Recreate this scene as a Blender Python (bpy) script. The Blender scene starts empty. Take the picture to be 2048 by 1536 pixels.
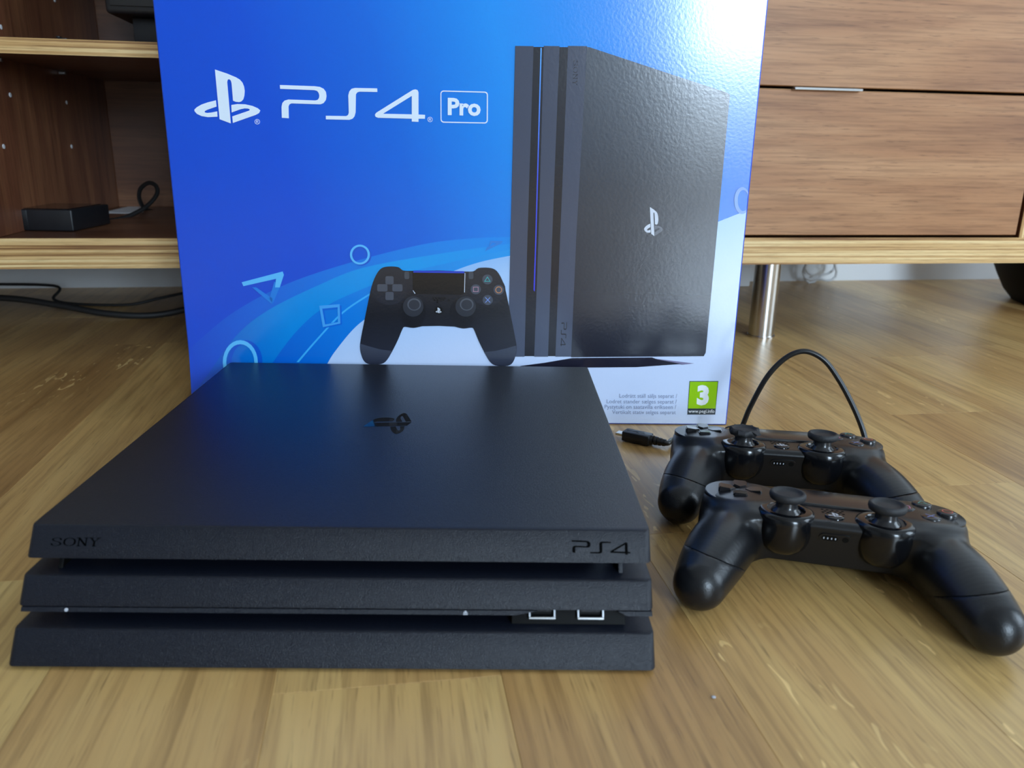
import bpy, bmesh, math, random
import numpy as np
from mathutils import Vector, Matrix

random.seed(7)
S = bpy.context.scene
COL = S.collection

# ------------------------------------------------------------------ camera
FPX, PITCH, ROLL, CAMH = 1612.04, 0.29246, 0.01782, 0.23309
RHO = 0.16                                  # the room is turned a little against the camera
_cp, _sp, _cr, _sr = math.cos(PITCH), math.sin(PITCH), math.cos(ROLL), math.sin(ROLL)
_r0 = np.array([1., 0, 0]); _u0 = np.array([0, _sp, _cp]); FWD = np.array([0, _cp, -_sp])
RIGHT = _cr * _r0 + _sr * _u0
UP = -_sr * _r0 + _cr * _u0
CAM = np.array([0, 0, CAMH])
cd = bpy.data.cameras.new('camera'); cam = bpy.data.objects.new('camera', cd); COL.objects.link(cam)
cd.sensor_width = 36; cd.lens = FPX / 2048 * 36; cd.clip_start = .01
cam.matrix_world = Matrix(((RIGHT[0], UP[0], -FWD[0], 0), (RIGHT[1], UP[1], -FWD[1], 0),
                           (RIGHT[2], UP[2], -FWD[2], CAMH), (0, 0, 0, 1)))
cd.dof.use_dof = True; cd.dof.focus_distance = .58; cd.dof.aperture_fstop = 12
S.camera = cam

# ------------------------------------------------------------------ world, daylight, exposure
w = bpy.data.worlds.new('world'); S.world = w; w.use_nodes = True
w.node_tree.nodes['Background'].inputs[0].default_value = (.72, .86, 1, 1)
w.node_tree.nodes['Background'].inputs[1].default_value = 1.5
S.view_settings.view_transform = 'Standard'; S.view_settings.look = 'None'
S.view_settings.gamma = 1; S.view_settings.use_curve_mapping = False
S.view_settings.exposure = -0.25
WIN = (0.60, 1.62, 0.08, 2.30)              # glazed door opening in the wall behind the camera: u0,u1,z0,z1
V_FRONT, V_BACK, U_LEFT, U_RIGHT, CEIL = -3.6, 1.365, -3.4, 2.9, 2.6
def room(u, v, z=0):
    return (u * math.cos(RHO) - v * math.sin(RHO), u * math.sin(RHO) + v * math.cos(RHO), z)
WIN2 = (-1.05, .35, 0.30, 2.20)             # window in the right-hand wall: v0,v1,z0,z1
def daylight(name, loc, rz, w_, h_, watts, col):  # light coming in through a window
    ld = bpy.data.lights.new(name, 'AREA'); lo = bpy.data.objects.new(name, ld); COL.objects.link(lo)
    ld.shape = 'RECTANGLE'; ld.size = w_; ld.size_y = h_; ld.energy = watts; ld.color = col
    lo.location = loc; lo.rotation_euler = (math.pi / 2, 0, rz)
uw = (WIN[0] + WIN[1]) / 2; ww = WIN[1] - WIN[0] - .1
daylight('sky_daylight', room(uw, V_FRONT - .06, 1.45), RHO, ww, 1.58, 208, (.64, .82, 1.0))
daylight('garden_daylight', room(uw, V_FRONT - .06, .40), RHO, ww, .52, 9, (.72, .87, 1.0))
daylight('side_daylight', room(U_RIGHT + .06, (WIN2[0] + WIN2[1]) / 2, (WIN2[2] + WIN2[3]) / 2), RHO + math.pi / 2, WIN2[1] - WIN2[0] - .1, WIN2[3] - WIN2[2] - .1, 60, (.66, .83, 1.0))

# ------------------------------------------------------------------ helpers
def lin(*c):
    o = []
    for x in c:
        x = x / 255.
        o.append(x / 12.92 if x <= .04045 else ((x + .055) / 1.055) ** 2.4)
    return tuple(o)
def tag(o, label=None, cat=None, group=None, kind=None):
    if label: o['label'] = label
    if cat: o['category'] = cat
    if group: o['group'] = group
    if kind: o['kind'] = kind
    return o
def empty(name, loc=(0, 0, 0), rz=0):
    o = bpy.data.objects.new(name, None); COL.objects.link(o); o.location = loc; o.rotation_euler = (0, 0, rz)
    o.empty_display_size = .02
    return o
def mesh(name, verts, faces, mat=None, parent=None, smooth=False):
    me = bpy.data.meshes.new(name); me.from_pydata([tuple(map(float, v)) for v in verts], [], [tuple(map(int, f)) for f in faces]); me.update()
    return link(name, me, mat, parent, smooth)
def link(name, me, mat=None, parent=None, smooth=False):
    o = bpy.data.objects.new(name, me); COL.objects.link(o)
    if mat: me.materials.append(mat)
    if parent: o.parent = parent
    if smooth:
        me.polygons.foreach_set('use_smooth', [True] * len(me.polygons))
        if smooth != True: me.set_sharp_from_angle(angle=math.radians(smooth))
    return o
def bm_obj(name, bm, mat=None, parent=None, smooth=False):
    me = bpy.data.meshes.new(name); bmesh.ops.recalc_face_normals(bm, faces=bm.faces[:]); bm.to_mesh(me); bm.free()
    return link(name, me, mat, parent, smooth)
def box_bm(x0, x1, y0, y1, z0, z1, bev=0, seg=2, vbev=0, bm=None):
    own = bm is None
    b = bmesh.new()
    bmesh.ops.create_cube(b, size=1)
    for v in b.verts:
        v.co = Vector((x0 + (v.co.x + .5) * (x1 - x0), y0 + (v.co.y + .5) * (y1 - y0), z0 + (v.co.z + .5) * (z1 - z0)))
    if vbev:
        es = [e for e in b.edges if abs(e.verts[0].co.z - e.verts[1].co.z) > 1e-7]
        bmesh.ops.bevel(b, geom=es, offset=vbev, segments=5, profile=.5, affect='EDGES')
        if bev:
            es = [e for e in b.edges if abs(e.verts[0].co.z - e.verts[1].co.z) < 1e-7 and len(e.link_faces) == 2 and
                  abs(e.link_faces[0].normal.z - e.link_faces[1].normal.z) > .5]
            bmesh.ops.bevel(b, geom=es, offset=bev, segments=seg, profile=.5, affect='EDGES')
    elif bev:
        bmesh.ops.bevel(b, geom=b.edges[:], offset=bev, segments=seg, profile=.5, affect='EDGES')
    if own: return b
    me = bpy.data.meshes.new('t'); b.to_mesh(me); b.free(); bm.from_mesh(me); bpy.data.meshes.remove(me)
    return bm
def box(name, x0, x1, y0, y1, z0, z1, mat, parent=None, bev=0, seg=2, vbev=0, smooth=None):
    return bm_obj(name, box_bm(x0, x1, y0, y1, z0, z1, bev, seg, vbev), mat, parent, smooth if smooth is not None else (35 if bev or vbev else False))
def lathe(name, prof, mat, parent, c=(0, 0, 0), n=40, smooth=40, warp=None):
    V, F = [], []
    for r, z in prof:
        for k in range(n):
            a = 2 * math.pi * k / n
            p = (c[0] + r * math.cos(a), c[1] + r * math.sin(a), c[2] + z)
            V.append(warp(p) if warp else p)
    for i in range(len(prof) - 1):
        for k in range(n):
            F.append((i * n + k, i * n + (k + 1) % n, (i + 1) * n + (k + 1) % n, (i + 1) * n + k))
    F.append(tuple(range(n))[::-1]); F.append(tuple((len(prof) - 1) * n + k for k in range(n)))
    bm = bmesh.new(); vs = [bm.verts.new(v) for v in V]
    for f in F: bm.faces.new([vs[i] for i in f])
    bmesh.ops.remove_doubles(bm, verts=bm.verts[:], dist=1e-7)
    return bm_obj(name, bm, mat, parent, smooth)
def catmull(P, n=8, closed=False):
    P = [np.array(p, float) for p in P]; out = []; N = len(P)
    for i in range(N if closed else N - 1):
        if closed: p0, p1, p2, p3 = P[i - 1], P[i], P[(i + 1) % N], P[(i + 2) % N]
        else: p0, p1, p2, p3 = P[max(i - 1, 0)], P[i], P[i + 1], P[min(i + 2, N - 1)]
        for k in range(n):
            t = k / n
            out.append(.5 * ((2 * p1) + (p2 - p0) * t + (2 * p0 - 5 * p1 + 4 * p2 - p3) * t * t + (3 * p1 - p0 - 3 * p2 + p3) * t ** 3))
    if not closed: out.append(P[-1])
    return out
def tube(name, pts, r, mat, parent=None, n=10, cr=8):
    C = catmull(pts, cr) if cr else [np.array(p, float) for p in pts]
    V, F = [], []; up = np.array([0, 0, 1.]); prev = None
    for i, p in enumerate(C):
        t = C[min(i + 1, len(C) - 1)] - C[max(i - 1, 0)]; t = t / (np.linalg.norm(t) + 1e-12)
        if prev is None:
            a = np.cross(t, up if abs(t[2]) < .9 else np.array([1., 0, 0]))
        else: a = prev - t * (prev @ t)
        a = a / np.linalg.norm(a); prev = a; b = np.cross(t, a)
        for k in range(n):
            an = 2 * math.pi * k / n; V.append(p + r * (math.cos(an) * a + math.sin(an) * b))
    m = len(C)
    for i in range(m - 1):
        for k in range(n): F.append((i * n + k, i * n + (k + 1) % n, (i + 1) * n + (k + 1) % n, (i + 1) * n + k))
    F.append(tuple(range(n))[::-1]); F.append(tuple((m - 1) * n + k for k in range(n)))
    return mesh(name, V, F, mat, parent, 60)
def ray(px, py):
    return FWD + RIGHT * ((px - 1024) / FPX) - UP * ((py - 768) / FPX)
def on_plane(px, py, p0, nrm):
    d = ray(px, py); t = ((np.array(p0) - CAM) @ np.array(nrm)) / (d @ np.array(nrm))
    return CAM + t * d
def on_z(px, py, z=0.): return on_plane(px, py, (0, 0, z), (0, 0, 1.))
def on_y(px, py, y): return on_plane(px, py, (0, y, 0), (0, 1., 0))
def on_v(px, py, v):                         # room coordinates on a plane v = const
    P = on_plane(px, py, room(0, v), (-math.sin(RHO), math.cos(RHO), 0))
    return P[0] * math.cos(RHO) + P[1] * math.sin(RHO), P[2]
def text2d(s, bold=0.0):
    cu = bpy.data.curves.new('t', 'FONT'); cu.body = s; cu.offset = bold; cu.resolution_u = 3
    o = bpy.data.objects.new('t', cu); COL.objects.link(o)
    bpy.context.view_layer.update()
    dg = bpy.context.evaluated_depsgraph_get(); me = o.evaluated_get(dg).to_mesh()
    V = np.array([v.co[:2] for v in me.vertices]); F = [tuple(p.vertices) for p in me.polygons]
    o.evaluated_get(dg).to_mesh_clear(); bpy.data.objects.remove(o); bpy.data.curves.remove(cu)
    lo_, hi_ = V.min(0), V.max(0)
    return (V - lo_) / (hi_ - lo_), F, (hi_ - lo_)

# ------------------------------------------------------------------ materials
def mat(name, col=(.8, .8, .8), rough=.5, metal=0., spec=.5, bump=None, coat=0):
    m = bpy.data.materials.new(name); m.use_nodes = True; b = m.node_tree.nodes['Principled BSDF']
    b.inputs['Base Color'].default_value = (*col, 1); b.inputs['Roughness'].default_value = rough
    b.inputs['Metallic'].default_value = metal; b.inputs['Specular IOR Level'].default_value = spec
    if coat: b.inputs['Coat Weight'].default_value = coat; b.inputs['Coat Roughness'].default_value = .12
    if bump:
        sc, st = bump; nt = m.node_tree
        tc = nt.nodes.new('ShaderNodeTexCoord'); no = nt.nodes.new('ShaderNodeTexNoise'); no.inputs['Scale'].default_value = sc
        no.inputs['Detail'].default_value = 2
        bp = nt.nodes.new('ShaderNodeBump'); bp.inputs['Strength'].default_value = st; bp.inputs['Distance'].default_value = .0004
        nt.links.new(tc.outputs['Object'], no.inputs['Vector']); nt.links.new(no.outputs[0], bp.inputs['Height'])
        nt.links.new(bp.outputs[0], b.inputs['Normal'])
    return m
def nd(nt, t, **kw):
    n = nt.nodes.new(t)
    for k, v in kw.items(): setattr(n, k, v)
    return n
def ramp(nt, fac, stops, interp='LINEAR'):
    r = nd(nt, 'ShaderNodeValToRGB'); r.color_ramp.interpolation = interp; e = r.color_ramp.elements
    while len(e) < len(stops): e.new(.5)
    for x, (p, c) in zip(e, stops): x.position = p; x.color = (*c, 1) if len(c) == 3 else c
    nt.links.new(fac, r.inputs[0]); return r.outputs[0]
def mixc(nt, fac, a, b, mode='MIX'):
    m = nd(nt, 'ShaderNodeMix', data_type='RGBA', blend_type=mode)
    for i, v in ((0, fac), (6, a), (7, b)):
        if hasattr(v, 'links') or hasattr(v, 'is_linked'): nt.links.new(v, m.inputs[i])
        elif isinstance(v, (int, float)): m.inputs[i].default_value = v
        else: m.inputs[i].default_value = (*v, 1)
    return m.outputs[2]
def mapped(nt, scale, offset_random=False):
    tc = nd(nt, 'ShaderNodeTexCoord'); mp = nd(nt, 'ShaderNodeMapping'); mp.inputs['Scale'].default_value = scale
    src = tc.outputs['Object']
    if offset_random:
        oi = nd(nt, 'ShaderNodeObjectInfo'); vm = nd(nt, 'ShaderNodeVectorMath', operation='MULTIPLY_ADD')
        cb = nd(nt, 'ShaderNodeCombineXYZ')
        for i in range(3): nt.links.new(oi.outputs['Random'], cb.inputs[i])
        vm.inputs[1].default_value = (37, 53, 11); nt.links.new(cb.outputs[0], vm.inputs[0]); nt.links.new(src, vm.inputs[2]); src = vm.outputs[0]
    nt.links.new(src, mp.inputs[0]); return mp.outputs[0]
def noise(nt, vec, scale=1, detail=4, rough=.55, dist=0):
    n = nd(nt, 'ShaderNodeTexNoise'); n.inputs['Scale'].default_value = scale; n.inputs['Detail'].default_value = detail
    n.inputs['Roughness'].default_value = rough; n.inputs['Distortion'].default_value = dist
    nt.links.new(vec, n.inputs['Vector']); return n.outputs[0]
def wood(name, light, mid, dark, along='y', rnd=False, rough=.4, fleck=0., freq=1., bump=.15):
    m = bpy.data.materials.new(name); m.use_nodes = True; nt = m.node_tree; b = nt.nodes['Principled BSDF']
    def sc(a, c):                               # a along the grain, c across it
        return {'y': (c, a, c), 'x': (a, c, c), 'z': (c, c, a)}[along]
    broad = noise(nt, mapped(nt, sc(1.6 * freq, 16 * freq), rnd), 1, 4, .55, .8)
    c = ramp(nt, broad, [(.26, dark), (.48, mid), (.72, light)])
    fine = noise(nt, mapped(nt, sc(9 * freq, 260 * freq), rnd), 1, 3, .6)
    c = mixc(nt, .55, c, ramp(nt, fine, [(.3, (.45, .40, .36)), (.55, (1, 1, 1)), (.8, (1.12, 1.1, 1.08))]), 'MULTIPLY')
    pores = noise(nt, mapped(nt, sc(34 * freq, 620 * freq), rnd), 1, 2, .5)
    c = mixc(nt, ramp(nt, pores, [(.62, (0, 0, 0)), (.74, (.55, .55, .55))]), c, tuple(x * .45 for x in dark))
    if rnd:
        oi = nd(nt, 'ShaderNodeObjectInfo')
        c = mixc(nt, 1., c, oi.outputs['Color'], 'MULTIPLY')
    if fleck:
        fl = noise(nt, mapped(nt, sc(38, 150), rnd), 1, 1.5, .4, 1.2)
        area = noise(nt, mapped(nt, sc(4, 9), rnd), 1, 1, .5)
        f1 = ramp(nt, fl, [(.66, (0, 0, 0)), (.70, (1, 1, 1))]); f2 = ramp(nt, area, [(.48, (0, 0, 0)), (.62, (fleck,) * 3)])
        mm_ = nd(nt, 'ShaderNodeMath', operation='MULTIPLY'); nt.links.new(mixc(nt, 1., f1, f2, 'MULTIPLY'), mm_.inputs[0]); nt.links.new(oi.outputs['Alpha'], mm_.inputs[1])
        c = mixc(nt, mm_.outputs[0], c, tuple(min(1, x * 1.5) for x in light))
    nt.links.new(c, b.inputs['Base Color']); b.inputs['Roughness'].default_value = rough
    if bump:
        bp = nd(nt, 'ShaderNodeBump'); bp.inputs['Strength'].default_value = bump; bp.inputs['Distance'].default_value = .0004
        nt.links.new(fine, bp.inputs['Height']); nt.links.new(bp.outputs[0], b.inputs['Normal'])
    return m
def plywood(name, axis):
    m = bpy.data.materials.new(name); m.use_nodes = True; nt = m.node_tree; b = nt.nodes['Principled BSDF']
    sc = {'z': (2.2, 2.2, 430), 'x': (430, 2.2, 2.2)}[axis]
    n1 = noise(nt, mapped(nt, sc), 1, 2, .5, .3)
    c = ramp(nt, n1, [(.30, lin(120, 78, 40)), (.42, lin(190, 148, 92)), (.55, lin(214, 178, 122)), (.7, lin(232, 205, 152))])
    sc2 = {'z': (30, 30, 900), 'x': (900, 30, 30)}[axis]
    n2 = noise(nt, mapped(nt, sc2), 1, 3, .6)
    c = mixc(nt, .6, c, ramp(nt, n2, [(.32, (.5, .42, .34)), (.5, (1, 1, 1))]), 'MULTIPLY')
    nt.links.new(c, b.inputs['Base Color']); b.inputs['Roughness'].default_value = .5
    return m

M = {}
M['oak'] = wood('oak_floor', lin(210, 178, 118), lin(192, 156, 100), lin(166, 128, 78), 'y', True, .33, .6)
M['oak_base'] = mat('oak_base', lin(80, 58, 36), .8)
M['walnut_front'] = wood('walnut_drawer', lin(184, 138, 98), lin(166, 118, 80), lin(140, 94, 62), 'x', False, .42, 0, 1.3)
M['walnut_side'] = wood('walnut_side', lin(150, 100, 66), lin(120, 72, 48), lin(84, 46, 32), 'z', False, .45, 0, 1.1)
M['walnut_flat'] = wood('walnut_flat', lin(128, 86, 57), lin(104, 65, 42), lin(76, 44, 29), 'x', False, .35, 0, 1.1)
M['ply'] = plywood('plywood_edge', 'z'); M['ply_v'] = plywood('plywood_edge_upright', 'x')
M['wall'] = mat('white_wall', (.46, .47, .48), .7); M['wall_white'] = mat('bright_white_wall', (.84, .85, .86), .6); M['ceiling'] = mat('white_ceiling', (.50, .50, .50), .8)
M['white_paint'] = mat('white_paint', (.8, .81, .82), .35)
M['steel'] = mat('brushed_steel', (.62, .60, .57), .24, 1.)
M['alu'] = mat('aluminium', (.86, .88, .90), .22, 1.)
M['black_plastic'] = mat('black_plastic', (.009, .009, .011), .4, bump=(1500, .25))
M['console'] = mat('console_plastic', (.0056, .0072, .0135), .31, spec=.36, bump=(2300, .7))
M['gap'] = mat('gap_black', (.002, .002, .002), .6, spec=.15)
M['gloss'] = mat('gloss_black', (.006, .006, .007), .06)
M['ink_black'] = mat('engraved_black', (.0008, .0008, .001), .7, spec=.03)
M['grey_mark'] = mat('grey_mark', (.45, .47, .52), .5)
M['shell'] = mat('controller_shell', (.006, .0064, .0078), .30, spec=.42, bump=(2600, .10))
M['shell_low'] = mat('controller_back_shell', (.0075, .008, .0098), .29, spec=.42, bump=(1700, .25))
M['pod'] = mat('controller_pod', (.004, .0043, .0055), .17, spec=.45)
M['rubber'] = mat('stick_rubber', (.014, .0145, .017), .6, bump=(1800, .5))
M['button'] = mat('button_plastic', (.014, .014, .016), .22)
M['cord'] = mat('black_cord', (.010, .010, .011), .35)
M['dark_cord'] = mat('dark_cord', (.012, .011, .011), .6)
M['white_cord'] = mat('white_cord', (.75, .76, .77), .45)
M['port_metal'] = mat('port_metal', (.45, .47, .5), .35, 1.)
M['metal_tip'] = mat('plug_metal', (.7, .68, .62), .3, 1.)

# ------------------------------------------------------------------ the room
def strip_wall(name, boxes, m):
    bm = bmesh.new()
    for b in boxes: box_bm(*b, bm=bm)
    o = bm_obj(name, bm, m); o.rotation_euler.z = RHO; tag(o, kind='structure'); return o
T = .12
floor = strip_wall('floor', [(U_LEFT - T, U_RIGHT + T, V_FRONT - T, V_BACK + T, -.12, -.0145)], M['oak_base'])
PW = .1014
PU0, PU1, PV0, PV1 = -1.27 - .0012, 1.5, -.5, V_BACK
# strips of oak parquet: every strip its own length; joints seen in the photograph are given
joints = {0: [.3095], 1: [], 2: [.437 + .0], -2: [.42], -6: [.92, .30], 4: [.65], 5: [.66]}
u = .0475 - PW * 13; k = -13 - 0
def plank(u0, u1, v0, v1):
    g = .00004
    o = box('plank', -(u1 - u0) / 2 + g, (u1 - u0) / 2 - g, -(v1 - v0) / 2 + g, (v1 - v0) / 2 - g, -.0145, 0 - random.random() * .00008, M['oak'], floor, bev=.00018, seg=1)
    o.location = ((u0 + u1) / 2, (v0 + v1) / 2, 0)
    kk = round((u0 - .0475) / PW); rr = random.random()
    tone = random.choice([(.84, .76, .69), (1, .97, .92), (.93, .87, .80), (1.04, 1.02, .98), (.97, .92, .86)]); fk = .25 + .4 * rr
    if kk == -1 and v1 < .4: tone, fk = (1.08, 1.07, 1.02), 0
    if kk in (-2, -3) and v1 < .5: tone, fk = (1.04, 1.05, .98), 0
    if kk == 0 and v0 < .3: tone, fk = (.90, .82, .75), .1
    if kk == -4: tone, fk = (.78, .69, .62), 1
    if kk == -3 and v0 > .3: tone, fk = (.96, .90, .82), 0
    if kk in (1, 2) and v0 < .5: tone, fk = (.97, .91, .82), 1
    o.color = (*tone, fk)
for k in range(-13, 15):
    u0 = .0475 + PW * k; u1 = u0 + PW
    js = {-1: [.310, .92, -.22], 0: [-.1, .62, 1.12], 1: [.435, 1.02, -.18], -3: [.425, .97, -.2], 4: [.634, 1.2, .05], -6: [.949, .35]}.get(k)
    if js is None:
        js = []; v = PV0 + .2 + .55 * random.random()
        while v < PV1 - .15: js.append(v); v += .45 + .3 * random.random()
    vs = [PV0] + sorted(x for x in js if PV0 + .05 < x < PV1 - .05) + [PV1]
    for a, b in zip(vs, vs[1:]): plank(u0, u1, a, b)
# the rest of the floor, out of the picture
pu0 = .0475 - PW * 13; pu1 = .0475 + PW * 15
bm = bmesh.new()
for b in ((U_LEFT, pu0, PV0, V_BACK, -.0145, 0), (pu1, U_RIGHT, PV0, V_BACK, -.0145, 0), (U_LEFT, U_RIGHT, V_FRONT, PV0, -.0145, 0)): box_bm(*b, bm=bm)
bm_obj('floor_rest', bm, M['oak'], floor)
strip_wall('wall_back', [(U_LEFT - T, U_RIGHT + T, V_BACK, V_BACK + T, 0, CEIL)], M['wall_white'])
strip_wall('wall_left', [(U_LEFT - T, U_LEFT, V_FRONT, V_BACK, 0, CEIL)], M['wall'])
strip_wall('wall_right', [(U_RIGHT, U_RIGHT + T, V_FRONT, WIN2[0], 0, CEIL), (U_RIGHT, U_RIGHT + T, WIN2[1], V_BACK, 0, CEIL),
                          (U_RIGHT, U_RIGHT + T, WIN2[0], WIN2[1], 0, WIN2[2]), (U_RIGHT, U_RIGHT + T, WIN2[0], WIN2[1], WIN2[3], CEIL)], M['wall'])
strip_wall('wall_front', [(U_LEFT - T, WIN[0], V_FRONT - T, V_FRONT, 0, CEIL), (WIN[1], U_RIGHT + T, V_FRONT - T, V_FRONT, 0, CEIL),
                          (WIN[0], WIN[1], V_FRONT - T, V_FRONT, 0, WIN[2]), (WIN[0], WIN[1], V_FRONT - T, V_FRONT, WIN[3], CEIL)], M['wall'])
strip_wall('ceiling', [(U_LEFT - T, U_RIGHT + T, V_FRONT - T, V_BACK + T, CEIL, CEIL + .1)], M['ceiling'])
fw = .05; uc = (WIN[0] + WIN[1]) / 2
strip_wall('window_1', [(WIN[0], WIN[0] + fw, V_FRONT - .05, V_FRONT, WIN[2], WIN[3]), (WIN[1] - fw, WIN[1], V_FRONT - .05, V_FRONT, WIN[2], WIN[3]),
                        (WIN[0] + fw, WIN[1] - fw, V_FRONT - .05, V_FRONT, WIN[2], WIN[2] + fw), (WIN[0] + fw, WIN[1] - fw, V_FRONT - .05, V_FRONT, WIN[3] - fw, WIN[3]),
                        (uc - .03, uc + .03, V_FRONT - .05, V_FRONT, WIN[2] + fw, WIN[3] - fw)], M['white_paint'])
strip_wall('window_2', [(U_RIGHT, U_RIGHT + .05, WIN2[0], WIN2[0] + fw, WIN2[2], WIN2[3]), (U_RIGHT, U_RIGHT + .05, WIN2[1] - fw, WIN2[1], WIN2[2], WIN2[3]),
                        (U_RIGHT, U_RIGHT + .05, WIN2[0] + fw, WIN2[1] - fw, WIN2[2], WIN2[2] + fw), (U_RIGHT, U_RIGHT + .05, WIN2[0] + fw, WIN2[1] - fw, WIN2[3] - fw, WIN2[3])], M['white_paint'])
strip_wall('baseboard_back', [(U_LEFT, U_RIGHT, V_BACK - .012, V_BACK, 0, .07)], M['white_paint'])

# ------------------------------------------------------------------ TV bench
VF = .89                                      # front plane of the bench
bench = empty('tv_bench', room(.2, VF + .2), RHO)
tag(bench, 'walnut tv bench with pale plywood edges, open shelves and drawers on steel legs', 'tv bench')
def bx(name, u0, u1, v0, v1, z0, z1, m, parent=bench, bev=.0006, **k):
    return box(name, u0 - .2, u1 - .2, v0 - VF - .2, v1 - VF - .2, z0, z1, m, parent, bev=bev, seg=1, **k)
VB = 1.30; UL, UR, UD, UE = -.385, .766, .20, -.98
ZB0, ZB1, ZT = .0995, .1305, .47
def board(name, u0, u1, z0, z1, front=VF):    # walnut faced board, plywood shows on the front edge
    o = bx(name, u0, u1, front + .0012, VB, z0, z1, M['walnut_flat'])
    bx('plywood_edge', u0, u1, front, front + .0012, z0, z1, M['ply'], o, 0)
    return o
board('bottom_board', UE - .03, UR + .032, ZB0, ZB1)
board('top_board', UE - .03, UR + .032, ZT, ZT + .03)
sh = board('shelf', UL + .0005, UD, .3055, .3198, VF + .004)
def upright(name, u0, u1):
    o = bx(name, u0, u1, VF + .0012, VB, ZB1, ZT, M['walnut_side'])
    bx('plywood_edge', u0, u1, VF, VF + .0012, ZB1, ZT, M['ply_v'], o, 0)
    return o
sl = upright('divider', UL - .02, UL); upright('side_panel', UE - .03, UE); upright('side_panel', UR + .004, UR + .032); upright('divider', UD, UD + .02)
for px, py in ((20, 190), (7, 293), (133, 205), (143, 293), (1.5, 54), (109, 0)):
    H_ = on_plane(px, py, room(UL, 0), (math.cos(RHO), math.sin(RHO), 0)); hv = -H_[0] * math.sin(RHO) + H_[1] * math.cos(RHO)
    bmh = bmesh.new(); bmesh.ops.create_cone(bmh, cap_ends=True, segments=12, radius1=.0024, radius2=.0024, depth=.0006,
                                             matrix=Matrix.Translation((UL - .2 + .0003, hv - VF - .2, H_[2])) @ Matrix.Rotation(math.pi / 2, 4, 'Y'))
    bm_obj('pin_hole', bmh, M['white_cord'], sl)
for v in (VF + .055, 1.12):
    bx('shelf_pin', UL + .0003, UL + .008, v, v + .005, .3015, .3052, M['port_metal'], sl)
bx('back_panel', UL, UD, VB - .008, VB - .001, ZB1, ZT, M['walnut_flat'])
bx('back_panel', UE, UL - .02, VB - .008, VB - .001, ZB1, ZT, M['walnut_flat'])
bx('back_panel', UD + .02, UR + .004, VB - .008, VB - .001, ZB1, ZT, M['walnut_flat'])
def drawer(z0, z1, handle):
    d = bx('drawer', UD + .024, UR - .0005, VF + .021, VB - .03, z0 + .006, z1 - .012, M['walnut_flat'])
    f = bx('drawer_front', UD + .023, UR, VF + .001, VF + .02, z0, z1, M['walnut_front'], d, .0008)
    bx('plywood_edge', UD + .023, UR, VF + .0015, VF + .0195, z1, z1 + .0004, M['ply'], d, 0)
    if handle:
        h0, h1 = handle
        bx('handle', h0, h1, VF - .006, VF + .0012, z1 - .0005, z1 + .0022, M['alu'], d, .0003)
        bx('handle', h0, h1, VF - .0002, VF + .010, z1 + .0004, z1 + .0022, M['alu'], d, .0003)
    return d
drawer(.1335, .2935, (.4524, .5336)); drawer(.2970, .4660, None)
lx, lv = .474, .945
for (a, b) in ((.474, .945), (.474, 1.24), (-.80, .945), (-.80, 1.24)):
    lathe('leg', [(.0175, .0), (.0175, .002), (.0158, .0022), (.0158, ZB0 - .003), (.02, ZB0 - .003), (.02, ZB0 - .0001)], M['steel'], bench, (a - .2, b - VF - .2, 0), 40)

# ------------------------------------------------------------------ things in, on and under the bench
def rpt(px, py, v):
    u_, z_ = on_v(px, py, v); return np.array(room(u_, v, z_))
# small black device with a looping cord on the bottom board
zs = ZB1
A = on_z(28, 462, zs); Bp = on_z(148, 464, zs); dvec = (Bp - A)[:2]; ang = math.atan2(dvec[1], dvec[0]); Lw = np.linalg.norm(dvec)
dev = empty('media_box', (A[0], A[1], zs), ang)
tag(dev, 'small flat black media box with a looping cord on the bench bottom board', 'media box')
box('housing', 0, Lw, 0, .085, 0.0006, .0235, M['black_plastic'], dev, bev=.0015, seg=3)
box('glossy_top', .006, Lw - .006, .006, .079, .0235, .0241, M['gloss'], dev, bev=.0002, seg=1)
box('end_cap', -.0004, Lw * .26, -.0005, .0855, .0012, .0230, M['shell'], dev, bev=.001, seg=2)
inv = Matrix.Rotation(-ang, 3, 'Z')
def dl(p): return inv @ Vector((p[0] - A[0], p[1] - A[1], p[2] - zs))
vb = 1.13
loop = [rpt(178, 444, 1.05), rpt(205, 443, 1.08), rpt(250, 435, 1.12), rpt(290, 415, 1.15), rpt(313, 390, 1.17), rpt(312, 372, 1.18), rpt(297, 366, 1.19), rpt(281, 378, 1.20), rpt(279, 398, 1.21), rpt(291, 418, 1.23), rpt(320, 424, 1.25), rpt(380, 428, 1.27)]
tube('cord', [dl(p) for p in loop], .0028, M['dark_cord'], dev)
pp_ = [on_z(px, py, ZB1) for px, py in ((203, 426), (268, 411), (292, 408), (286, 424), (250, 427))]  # thin white five-sided patch laid on the bottom board
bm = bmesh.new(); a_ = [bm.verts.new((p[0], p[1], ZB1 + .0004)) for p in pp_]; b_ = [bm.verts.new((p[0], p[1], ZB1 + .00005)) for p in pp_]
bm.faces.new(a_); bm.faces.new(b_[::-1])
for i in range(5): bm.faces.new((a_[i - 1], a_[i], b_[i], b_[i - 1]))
tag(bm_obj('pale_patch', bm, M['white_cord']), 'pale thin flat patch behind the media box on the bench', 'paper')
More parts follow.
